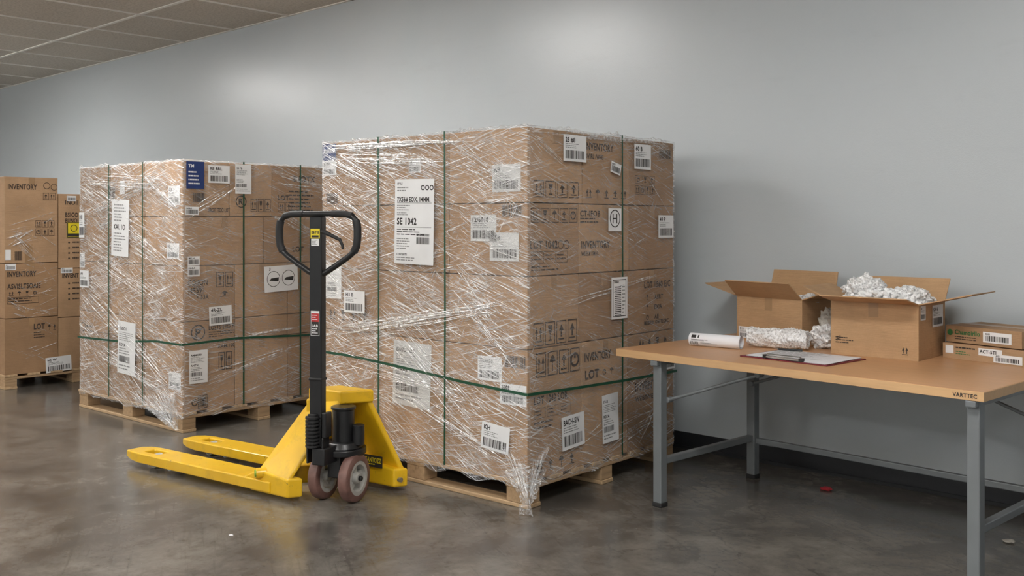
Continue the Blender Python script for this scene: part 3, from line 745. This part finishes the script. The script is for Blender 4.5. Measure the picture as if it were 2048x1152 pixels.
# ------------------------------------------------------------------ pallet jack
JO=Vector((-4.0,2.95,0)); J=empty('pallet_jack',JO,0)
def W(x,y,z=0): return Vector((x,y,z))-JO
Fd=Vector((-.990,-.139,0)); Td=Vector((-.139,.990,0))
fk=MB()
def fork(org,t0):
    st=[t0,1.08,1.21,1.29,1.35,1.375]; hw=[.08,.08,.08,.07,.052,.03]; zt=[.085,.085,.085,.083,.078,.07]; zb=[.03,.03,.03,.034,.042,.052]
    org=Vector(org); vs=[]
    for t,h,a,b in zip(st,hw,zt,zb):
        for w in [-h,-h*.42,h*.42,h]: vs.append(org+Fd*t+Td*w+Vector((0,0,a)))
    n=len(vs)
    for t,h,a,b in zip(st,hw,zt,zb):
        for w in [-h,-h*.42,h*.42,h]: vs.append(org+Fd*t+Td*w+Vector((0,0,b)))
    fs=[];k=len(st)
    for i in range(k-1):
        for j in range(3):
            if i==1 and j==1: continue
            a,b,c,d=i*4+j,i*4+j+1,(i+1)*4+j+1,(i+1)*4+j
            fs.append((a,b,c,d)); fs.append((n+d,n+c,n+b,n+a))
        fs.append((i*4,(i+1)*4,n+(i+1)*4,n+i*4)); fs.append((i*4+3,n+i*4+3,n+(i+1)*4+3,(i+1)*4+3))
    for j in range(3):
        fs.append((j,n+j,n+j+1,j+1)); e0=(k-1)*4+j; fs.append((e0,e0+1,n+e0+1,n+e0))
    q=[5,6,10,9]
    for a,b in zip(q,q[1:]+q[:1]): fs.append((a,b,n+b,n+a))
    fk.add(vs,fs,'jack_yellow')
    c=org+Fd*1.145+Vector((0,0,.038))
    return c
O1=W(-4.10,2.745)+Td*.08; O2=W(-4.10,2.745)+Td*.453
c1=fork(O1,.12); c2=fork(O2,-.08)
ob=fk.build('forks',J,bevel=.006,seg=2)
rl=MB()
for c in (c1,c2):
    rl.cyl(c-Td*.026,c+Td*.026,.038,'wheel_hub'); rl.cyl(c-Td*.04,c+Td*.04,.01,'steel')
    rl.cyl(c-Fd*.17-Td*.045+Vector((0,0,-.006)),c-Fd*.17+Td*.045+Vector((0,0,-.006)),.02,'steel')
rl.build('load_rollers',J,smooth=True)
fr=MB()
Pn=W(-4.100,2.752); Rn=W(-3.85,3.305)
T2=(Rn-Pn).normalized()
bc=W(-4.05,3.08)
z=lambda p,h: Vector((p.x,p.y,h))
for (p,sg) in ((Pn,1),(Rn,-1)):
    q=T2*.075*sg
    fr.prism([z(p,.022),z(p+Fd*.27,.022),z(p+Fd*.33,.035),z(p+Fd*.33,.085),z(p+Fd*.22,.13),z(p,.115)],q,'jack_yellow')
near_end=bc-T2*.085; far_end=bc+T2*.085
for (p,e,sg) in ((Pn,near_end,1),(Rn,far_end,-1)):
    c=e-Fd*.06
    lo=[z(p+Fd*.235,.11),z(p+Fd*.015,.10)]
    hi=[z(c+Fd*.01,.47),z(c+Fd*.015,.515),z(c+Fd*.16,.51),z(c+Fd*.235,.44)]
    a=lo+hi; q=T2*.028*sg
    b=[v+q for v in a]; n=6
    fr.add(a+b,[(0,1,2),(0,2,5),(2,3,4),(2,4,5),(6,8,7),(6,11,8),(8,10,9),(8,11,10)]+[(i,(i+1)%n,n+(i+1)%n,n+i) for i in range(n)],'jack_yellow')
e0=near_end; e1=far_end
pts=[e0-Fd*.065,e1-Fd*.065,e1+Fd*.17,e0+Fd*.17]
fr.prism([z(p,.455) for p in pts],(0,0,.065),'jack_yellow')
pm=[e0+Fd*.10-T2*.04,e1+Fd*.10+T2*.04]
fr.prism([z(pm[0],.15),z(pm[1],.15),z(pm[1],.47),z(pm[0],.47)],Fd*.03,'jack_yellow')
fr.prism([z(Pn+Fd*.18+T2*.03,.05),z(Rn+Fd*.18-T2*.03,.05),z(Rn+Fd*.18-T2*.03,.14),z(Pn+Fd*.18+T2*.03,.14)],Fd*.07,'jack_yellow')
fr.build('frame',J,bevel=.010,seg=3)
ft=MB()
cn=Pn+Fd*.2+Vector((0,0,.118)); ft.cyl(cn-T2*.02,cn+T2*.03,.026,'jack_yellow'); ft.cyl(cn-T2*.026,cn-T2*.018,.017,'green_cap')
cn=Rn-Fd*.0-T2*.045+Vector((0,0,.06)); ft.cyl(cn-Fd*.012,cn+Fd*.02,.012,'steel')
cn=Rn+Fd*.20-T2*.08+Vector((0,0,.07)); ft.cyl(cn-T2*.012,cn+T2*.02,.02,'steel')
ft.build('bolts',J,smooth=True)
pl=MB()
pf=Face(pl,z(Rn+Fd*.115-T2*.085,.14),-Fd,(0,0,1))
pf.rect(-.075,-.03,.05,.03,'ink',.0); pf.text('KANTOZZ',-.07,-.006,.024,'label_yellow',w=.112); pf.lines(-.07,-.024,.04,-.01,1,'label_yellow')
pl.build('maker_plate',J,fix=False)
ax=Vector((.93,.37,0)).normalized(); gf=Vector((.37,-.93,0)).normalized()
wc=W(-3.966,2.960,.117)
wh=MB()
for sg in (-1,1):
    c=wc+ax*.084*sg
    wh.lathe(c,ax,[(-.028,.084),(-.028,.106),(-.022,.114),(-.010,.117),(.010,.117),(.022,.114),(.028,.106),(.028,.084),(-.028,.084)],'wheel_tread',40)
    wh.lathe(c,ax,[(-.026,.066),(-.026,.0845),(.026,.0845),(.026,.066),(.012,.062),(-.012,.062),(-.026,.066)],'wheel_hub',36)
    wh.lathe(c,ax,[(-.030,.0),(-.030,.022),(-.01,.03),(.01,.03),(.030,.022),(.030,.0)],'wheel_hub',24)
    b=ax.cross(Vector((0,0,1)))
    for k in range(5):
        a=2*math.pi*k/5+.3; d=Vector((0,0,1))*math.sin(a)+b*math.cos(a); e_=ax.cross(d)
        wh.prism([c+d*.022-e_*.013-ax*.009,c+d*.068-e_*.009-ax*.009,c+d*.068+e_*.009-ax*.009,c+d*.022+e_*.013-ax*.009],ax*.018,'wheel_hub')
    wh.cyl(c-ax*.033,c+ax*.033,.011,'steel',n=12)
wh.build('steering_wheels',J,smooth=True)
pu=MB()
pu.cyl(wc-ax*.13,wc+ax*.13,.012,'black_paint')
cz=lambda h: Vector((wc.x,wc.y,h))
pu.prism([cz(.12)-ax*.035-gf*.05,cz(.12)+ax*.035-gf*.05,cz(.12)+ax*.035+gf*.05,cz(.12)-ax*.035+gf*.05],(0,0,.11),'black_paint')
pu.cyl(cz(.225)-gf*.035,cz(.255)-gf*.035,.115,'black_paint',n=36)
pu.cyl(cz(.255)-gf*.035,cz(.285)-gf*.035,.10,'black_paint',r1=.085,n=36)
pu.cyl(cz(.27)-gf*.04,cz(.44)-gf*.04,.055,'black_paint',n=30)
pu.cyl(cz(.44)-gf*.04,cz(.455)-gf*.04,.062,'black_paint',n=30)
pu.cyl(cz(.27)-gf*.04+ax*.085,cz(.37)-gf*.04+ax*.085,.03,'black_paint',n=20)
pu.prism([cz(.20)-ax*.06+gf*.02,cz(.20)+ax*.02+gf*.02,cz(.20)+ax*.01+gf*.15,cz(.20)-ax*.06+gf*.15],(0,0,.08),'black_paint')
pu.build('hydraulic_pump',J,smooth=True,bevel=.004)
hb=W(-3.975,2.84)
hn=MB()
def bx(mb,c,ha,hg,z0,z1,m):
    mb.prism([z(c,z0)-ax*ha-gf*hg,z(c,z0)+ax*ha-gf*hg,z(c,z0)+ax*ha+gf*hg,z(c,z0)-ax*ha+gf*hg],(0,0,z1-z0),m)
bx(hn,hb,.034,.022,.42,1.39,'black_paint'); bx(hn,hb,.028,.02,.28,.42,'black_paint')
bx(hn,hb-ax*.042,.006,.03,.20,.33,'black_paint'); bx(hn,hb+ax*.042,.006,.03,.20,.33,'black_paint'); bx(hn,hb+ax*.05,.012,.028,.33,.45,'black_paint')
bx(hn,hb,.037,.026,.60,.615,'black_paint')
hn.build('handle_shaft',J,bevel=.005)
lp=MB()
def hp(p,h,g=.0): return z(hb,h)+ax*p+gf*g
half=[(0.0,1.100),(.05,1.124),(.11,1.160),(.17,1.198),(.20,1.222),(.215,1.25),(.220,1.29),(.220,1.335),(.213,1.37),(.19,1.393),(.155,1.402),(.08,1.404),(0,1.404)]
loop=[hp(p,h) for p,h in half]+[hp(-p,h) for p,h in half[::-1][1:-1]]
lp.tube(loop,.0145,'black_paint',14,True)
for sg in (-1,1):
    lp.tube([hp(sg*p,h) for p,h in half[4:9]],.019,'rubber',16)
    lp.tube([hp(sg*p,h) for p,h in half[9:12]],.0165,'rubber',16)
lp.tube([hp(.025,1.32,.01),hp(.06,1.315,.03),(hp(.11,1.295,.035)),(hp(.145,1.28,.035)),(hp(.158,1.255,.035)),(hp(.160,1.235,.035))],[.011,.011,.009,.008,.007,.005],'rubber',10)
for i in range(9):
    zz=.285+.017*i; lp.cyl(z(hb,zz)+gf*.028-ax*.01,z(hb,zz+.009)+gf*.028-ax*.01,.036,'rubber',r1=.036,n=20)
lp.cyl(z(hb,.28)+gf*.028-ax*.01,z(hb,.44)+gf*.028-ax*.01,.024,'rubber',n=20)
lp.build('handle_loop',J,smooth=True)
sl=MB(); sf=Face(sl,z(hb,0)+gf*.0225,ax,(0,0,1))
sf.rect(-.026,1.285,.026,1.332,'label_yellow',.001); sf.text('BFI',-.02,1.308,.014,'ink',o=.002,w=.04); sf.rect(-.02,1.29,.02,1.30,'ink',.0016)
sf.rect(-.022,1.25,.022,1.283,'label_white',.001); sf.lines(-.018,1.253,.018,1.28,4,'ink',.0016)
sf.rect(-.022,.925,.022,.935,'label_white',.001); sf.rect(-.022,.885,.022,.925,'label_red',.001); sf.lines(-.018,.89,.018,.92,3,'label_white',.0016)
sf.rect(-.022,.82,.022,.885,'ink',.0008); sf.text('LAB',-.018,.86,.012,'label_white',o=.0016,w=.034); sf.lines(-.018,.825,.018,.855,3,'label_white',.0016); sf.frame(-.024,.818,.024,.937,.002,'label_white',.0016)
sl.build('handle_stickers',J,fix=False)

# ------------------------------------------------------------------ table
TZ=.74
TB=empty('folding_table',(-2.996,3.917,0),R(-3.5))
mb=MB(); mb.box(0,1.764,0,1.06,TZ-.036,TZ-.0015,'table_edge'); mb.box(.0015,1.7625,.0015,1.0585,TZ-.002,TZ,'table_veneer'); mb.build('table_top',TB,bevel=.0015,seg=1)
mb=MB(); tl='table_steel'
legs=[(.235,.05),(.235,.84),(1.715,.05),(1.715,.84)]
for (x,y) in legs:
    mb.box(x-.024,x+.024,y-.024,y+.024,.02,TZ-.036,tl); mb.box(x-.027,x+.027,y-.027,y+.027,0,.022,'rubber')
for x in (.235,1.715):
    mb.box(x-.016,x+.016,.074,.816,.20,.232,tl); mb.box(x-.02,x+.02,.0,1.0,TZ-.062,TZ-.0365,tl)
mb.box(.259,1.691,.827,.853,.188,.218,tl); mb.box(.1,1.70,.90,.93,TZ-.062,TZ-.0365,tl)
def brace(x0,z0,x1,z1,y):
    mb.cyl((x0,y,z0),(x1,y,z1),.008,tl,n=10); mb.cyl((x0,y-.02,z0),(x0,y+.02,z0),.014,tl,n=14); mb.cyl((x1,y-.02,z1),(x1,y+.02,z1),.014,tl,n=14)
brace(.26,.51,.76,.685,.09); brace(1.69,.51,1.19,.685,.80); brace(.26,.51,.76,.685,.80)
for (x,y) in ((.76,.09),(1.19,.80),(.76,.80)): mb.box(x-.02,x+.02,y-.012,y+.012,.68,TZ-.0365,tl)
mb.build('table_frame',TB,bevel=.004)
tx=MB(); tf=Face(tx,(0,-.0005,0),(1,0,0),(0,0,1)); tf.text('VARTTEC',1.65,TZ-.026,.014,'ink',w=.09); tx.build('edge_print',TB,fix=False)

# ------------------------------------------------------------------ open boxes
def obox(name,loc,rz,w,d,h,flaps,mats='cardboard_light'):
    E=empty(name,(loc[0],loc[1],TZ),R(rz)); mb=MB(); t=.005; c=mats
    mb.box(-w,0,0,t,0,h,c); mb.box(-w,0,d-t,d,0,h,c); mb.box(-w,-w+t,t,d-t,0,h,c); mb.box(-t,0,t,d-t,0,h,c); mb.box(-w+t,-t,t,d-t,0,.006,c)
    def flap(a,b,v,k=.0):
        a=Vector(a);b=Vector(b);v=Vector(v);e=(b-a)*k
        n=(b-a).cross(v).normalized()*.005
        mb.prism([a,b,b+v-e,a+v+e],n,c)
    F_,Bk,Lf,Rt=flaps
    flap((-w,0,h),(0,0,h),F_,.01); flap((0,d,h),(-w,d,h),Bk,.01); flap((-w,d,h),(-w,0,h),Lf,.03); flap((0,0,h),(0,d,h),Rt,.03)
    mb.box(-w/2-.024,-w/2+.024,-.0006,0,h-.07,h,'tape')
    mb.build('carton_body',E,bevel=.0015,seg=1); return E
b1=obox('open_cardboard_box',(-2.37,4.63),-9.8,.42,.27,.235,((0,-.10,.085),(0,.035,.13),(-.235,0,.055),(.14,0,.045)))
b2=obox('open_cardboard_box.001',(-1.729,4.475),0,.414,.32,.255,((0,-.13,.03),(0,.08,.10),(-.15,0,.06),(.225,0,.055)))
P=MB(); f1=Face(P,(0,-.0006,0),(1,0,0),(0,0,1)); f1.label(-.405,.01,-.31,.07,'SI B','','std',o=.001)
f1.text('B62 BOA',-.10,.03,.008,IB)
P.build('box_label',b1,fix=False)
P=MB(); f2=Face(P,(0,-.0006,0),(1,0,0),(0,0,1)); f2.lines(-.39,.05,-.30,.085,3,IB); f2.text('pl',-.385,.07,.02,IB); f2.icon('up2',-.06,.04,.04,.05,IB,False)
f2r=Face(P,(.0006,0,0),(0,1,0),(0,0,1)); f2r.label(.02,.18,.08,.245,'H','','std',o=.001); f2r.label(.16,.14,.29,.24,'KA 6','','std',o=.001)
P.build('box_label',b2,fix=False)
pk=MB(); rr=random.Random(5)
crumple(pk,(-.31,.15,.285),.095,.08,.08,3,'bubble_wrap',5,.3,2.5)
crumple(pk,(-.10,.16,.26),.085,.07,.06,7,'bubble_wrap',5,.3,2.5)
crumple(pk,(-.21,.16,.19),.18,.13,.07,8,'foam_white',4,.2,3)
for i in range(260):
    x=rr.uniform(-.395,-.02); y=rr.uniform(.02,.30); zz=.22+.055*math.exp(-((x+.2)/.15)**2)+rr.uniform(-.01,.03)
    d=Vector((rr.uniform(-1,1),rr.uniform(-1,1),rr.uniform(-.4,.4))).normalized()*.012
    c=Vector((x,y,zz)); pk.lathe(c,d,[(-.017,0),(-.014,.008),(-.005,.0105),(.005,.0105),(.014,.008),(.017,0)],'foam_white',8)
pk.build('packing_fill',b2,smooth=True,fix=False)
pk=MB()
crumple(pk,(-.06,.13,.20),.05,.09,.05,12,'bubble_wrap',4,.3,2.5); crumple(pk,(-.2,.13,.14),.17,.10,.06,13,'grey_kraft',4,.2,3)
pk.build('packing_fill',b1,smooth=True,fix=False)
E=empty('crumpled_packing_paper',(-2.245,4.665,TZ)); mb=MB(); crumple(mb,(.01,.03,.12),.06,.06,.07,21,'grey_kraft',4,.45,2.4,.001); crumple(mb,(-.005,-.05,.06),.06,.05,.055,23,'bubble_wrap',4,.4,2.4,.001); mb.build('paper',E,smooth=True,fix=False)
E=empty('bubble_wrap_roll',(-2.41,4.46,TZ+.054),R(10)); mb=MB()
nu,nv=120,72; vs=[];fs=[]
for i in range(nu+1):
    x=-.15+.30*i/nu
    for j in range(nv):
        a=2*math.pi*j/nv
        r=.045+.010*noise.noise(Vector((x*14,math.cos(a)*1.6,math.sin(a)*1.6)))+.005*noise.noise(Vector((x*40,math.cos(a)*4,math.sin(a)*4)))
        r+=.0035*max(0,math.sin(x*2*math.pi/.015))*max(0,math.sin(a*14))
        if i in (0,nu): r*=.8
        vs.append((x+.006*noise.noise(Vector((a*2,x,3))),math.cos(a)*r,math.sin(a)*r))
for i in range(nu):
    for j in range(nv): fs.append((i*nv+j,i*nv+(j+1)%nv,(i+1)*nv+(j+1)%nv,(i+1)*nv+j))
mb.add(vs,fs,'bubble_wrap')
for sx in (-.145,.145):
    for k in range(4): mb.cyl((sx-.001*k*(1 if sx<0 else -1),0,0),(sx+.003*(1 if sx<0 else -1),0,0),.038-.009*k,'bubble_wrap',n=24,caps=(k==3))
mb.build('roll',E,smooth=True,fix=False)
E=empty('rolled_paper',(-2.665,4.30,TZ+.0325),R(7)); mb=MB(); vs=[];fs=[];nt_=90
for i in range(nt_):
    a=-2.1+i*.16; r=.0322-.0001*i if i>40 else .0322
    for x in (-.135,.135): vs.append((x,math.cos(a)*r,math.sin(a)*r))
for i in range(nt_-1): fs.append((2*i,2*i+1,2*i+3,2*i+2))
mb.add(vs,fs,'paper')
def onroll(x0,x1,a0,a1,m='ink'):
    k=4;v=[];f=[]
    for i in range(k+1):
        a=a0+(a1-a0)*i/k
        v+=[(x0,math.cos(a)*.0329,math.sin(a)*.0329),(x1,math.cos(a)*.0329,math.sin(a)*.0329)]
    for i in range(k): f.append((2*i,2*i+1,2*i+3,2*i+2))
    mb.add(v,f,m)
for k in range(7): onroll(-.125+k*.004*1.6,-.122+k*.0064,R(190),R(225))
onroll(-.12,-.095,R(130),R(160)); onroll(-.085,-.078,R(130),R(160)); onroll(-.12,-.03,R(172),R(176)); onroll(-.12,-.05,R(181),R(184)); onroll(-.07,-.01,R(200),R(203)); onroll(-.07,.02,R(210),R(212))
mb.build('sheet',E,smooth=True,fix=False)
E=empty('clipboard',(-2.16,4.22,TZ),R(-5)); mb=MB()
mb.box(-.225,.225,-.165,.165,0,.005,'clipboard_red')
mb.build('board',E,bevel=.002)
mb=MB()
for i,(a,dx,dy) in enumerate(((0,0,0),(1.5,.004,.003),(-1.5,-.003,.004),(2.5,.008,-.002))):
    M=Matrix.Rotation(R(a),4,'Z'); mb.box(-.20+dx,.205+dx,-.148+dy,.15+dy,.005+.0011*i,.0058+.0011*i,'paper',M)
pf=Face(mb,(0,0,.0093),(1,0,0),(0,1,0),R(2.5))
for k in range(11):
    yy=.125-.023*k
    if yy<-.10: break
    pf.rect(-.18,yy,.19,yy+.0012,'fineprint',.0004); pf.lines(-.17,yy+.003,.10 if k%3 else .18,yy+.016,1,'fineprint',.0005,seed=k)
mb.build('papers',E,fix=False)
mb=MB()
mb.box(-.09,.09,-.163,-.135,.0095,.017,'steel'); mb.cyl((-.085,-.148,.02),(.085,-.148,.02),.008,'steel'); mb.box(-.05,.05,-.150,-.105,.012,.016,'steel'); mb.box(-.10,-.085,-.165,-.14,.005,.022,'black_paint'); mb.box(.085,.10,-.165,-.14,.005,.022,'black_paint')
mb.cyl((-.19,.10,.016),(-.08,.13,.016),.005,'black_paint',n=12); mb.cyl((-.205,.096,.016),(-.19,.10,.016),.001,'steel',r1=.005,n=12)
mb.build('clip_and_pen',E,smooth=True)
E=empty('flat_carton_stack',(-1.325,4.60,TZ),R(-13)); mb=MB()
RM=Matrix.Translation((-.012,.004,0))@Matrix.Rotation(R(-3),4,'Z')
mb.box(-.385,0,0,.27,0,.070,'cardboard_c'); mb.box(-.372,-.004,.0,.262,.0745,.150,'cardboard_a',RM)
mb.box(-.373,-.003,.10,.16,.1495,.1512,'tape',RM)
mb.build('cartons',E,bevel=.005,seg=3)
P=MB(); ff=Face(P,(0,-.0008,0),(1,0,0),(0,0,1))
fu=Face(P,Vector((-.012,.004-.001,0)),(math.cos(R(3)),-math.sin(R(3)),0),(0,0,1))
fu.disc(-.35,.118,.014,'label_green',.001); fu.text('Chamoirllo',-.325,.112,.020,'label_green',w=.125,o=.001); fu.lines(-.325,.085,-.21,.105,2,IB,.001)
fu.label(-.185,.088,-.05,.135,'','','bar',o=.0012); ff.label(-.21,.03,-.10,.062,'','','none',o=.001).text('ACT-5TI',-.05,-.005,.014); ff.label(-.14,.006,-.01,.042,'','','bar',o=.0015)
ff.label(-.37,.025,-.33,.06,'H','','none',o=.001); ff.lines(-.32,.045,-.22,.06,1,'ink'); ff.lines(-.32,.02,-.24,.04,2,'label_green')
fr_=Face(P,(.0008,0,0),(0,1,0),(0,0,1)); fr_.label(.04,.02,.12,.06,'','','bar',o=.001)
P.build('carton_print',E,fix=False)

def scrap(name,loc,m,r,sd):
    E=empty(name,loc); mb=MB(); crumple(mb,(0,0,r*.28),r,r*.8,r*.25,sd,m,3,.5,2,.0005); mb.build('scrap',E,fix=False)
scrap('red_plastic_scrap',(-2.312,4.774,0),'floor_scrap_red',.028,2)
scrap('paper_scrap',(-3.853,2.298,0),'paper',.009,3)
scrap('paper_scrap.001',(-1.364,4.52,0),'grey_kraft',.022,5)
scrap('paper_scrap.002',(-5.5,1.9,0),'paper',.008,6)

# ------------------------------------------------------------------ world, camera
w=bpy.data.worlds.new('World'); scene.world=w; w.use_nodes=True
w.node_tree.nodes['Background'].inputs[0].default_value=(.5,.5,.5,1); w.node_tree.nodes['Background'].inputs[1].default_value=.05
cam=bpy.data.cameras.new('camera'); cam.sensor_width=36; cam.lens=36*1986/2048; cam.shift_y=-126/2048; cam.clip_start=.05
co=bpy.data.objects.new('camera',cam); co.location=(0,0,1.35); co.rotation_euler=(R(90),0,R(43.39)); scene.collection.objects.link(co); scene.camera=co
scene.view_settings.view_transform='Standard'
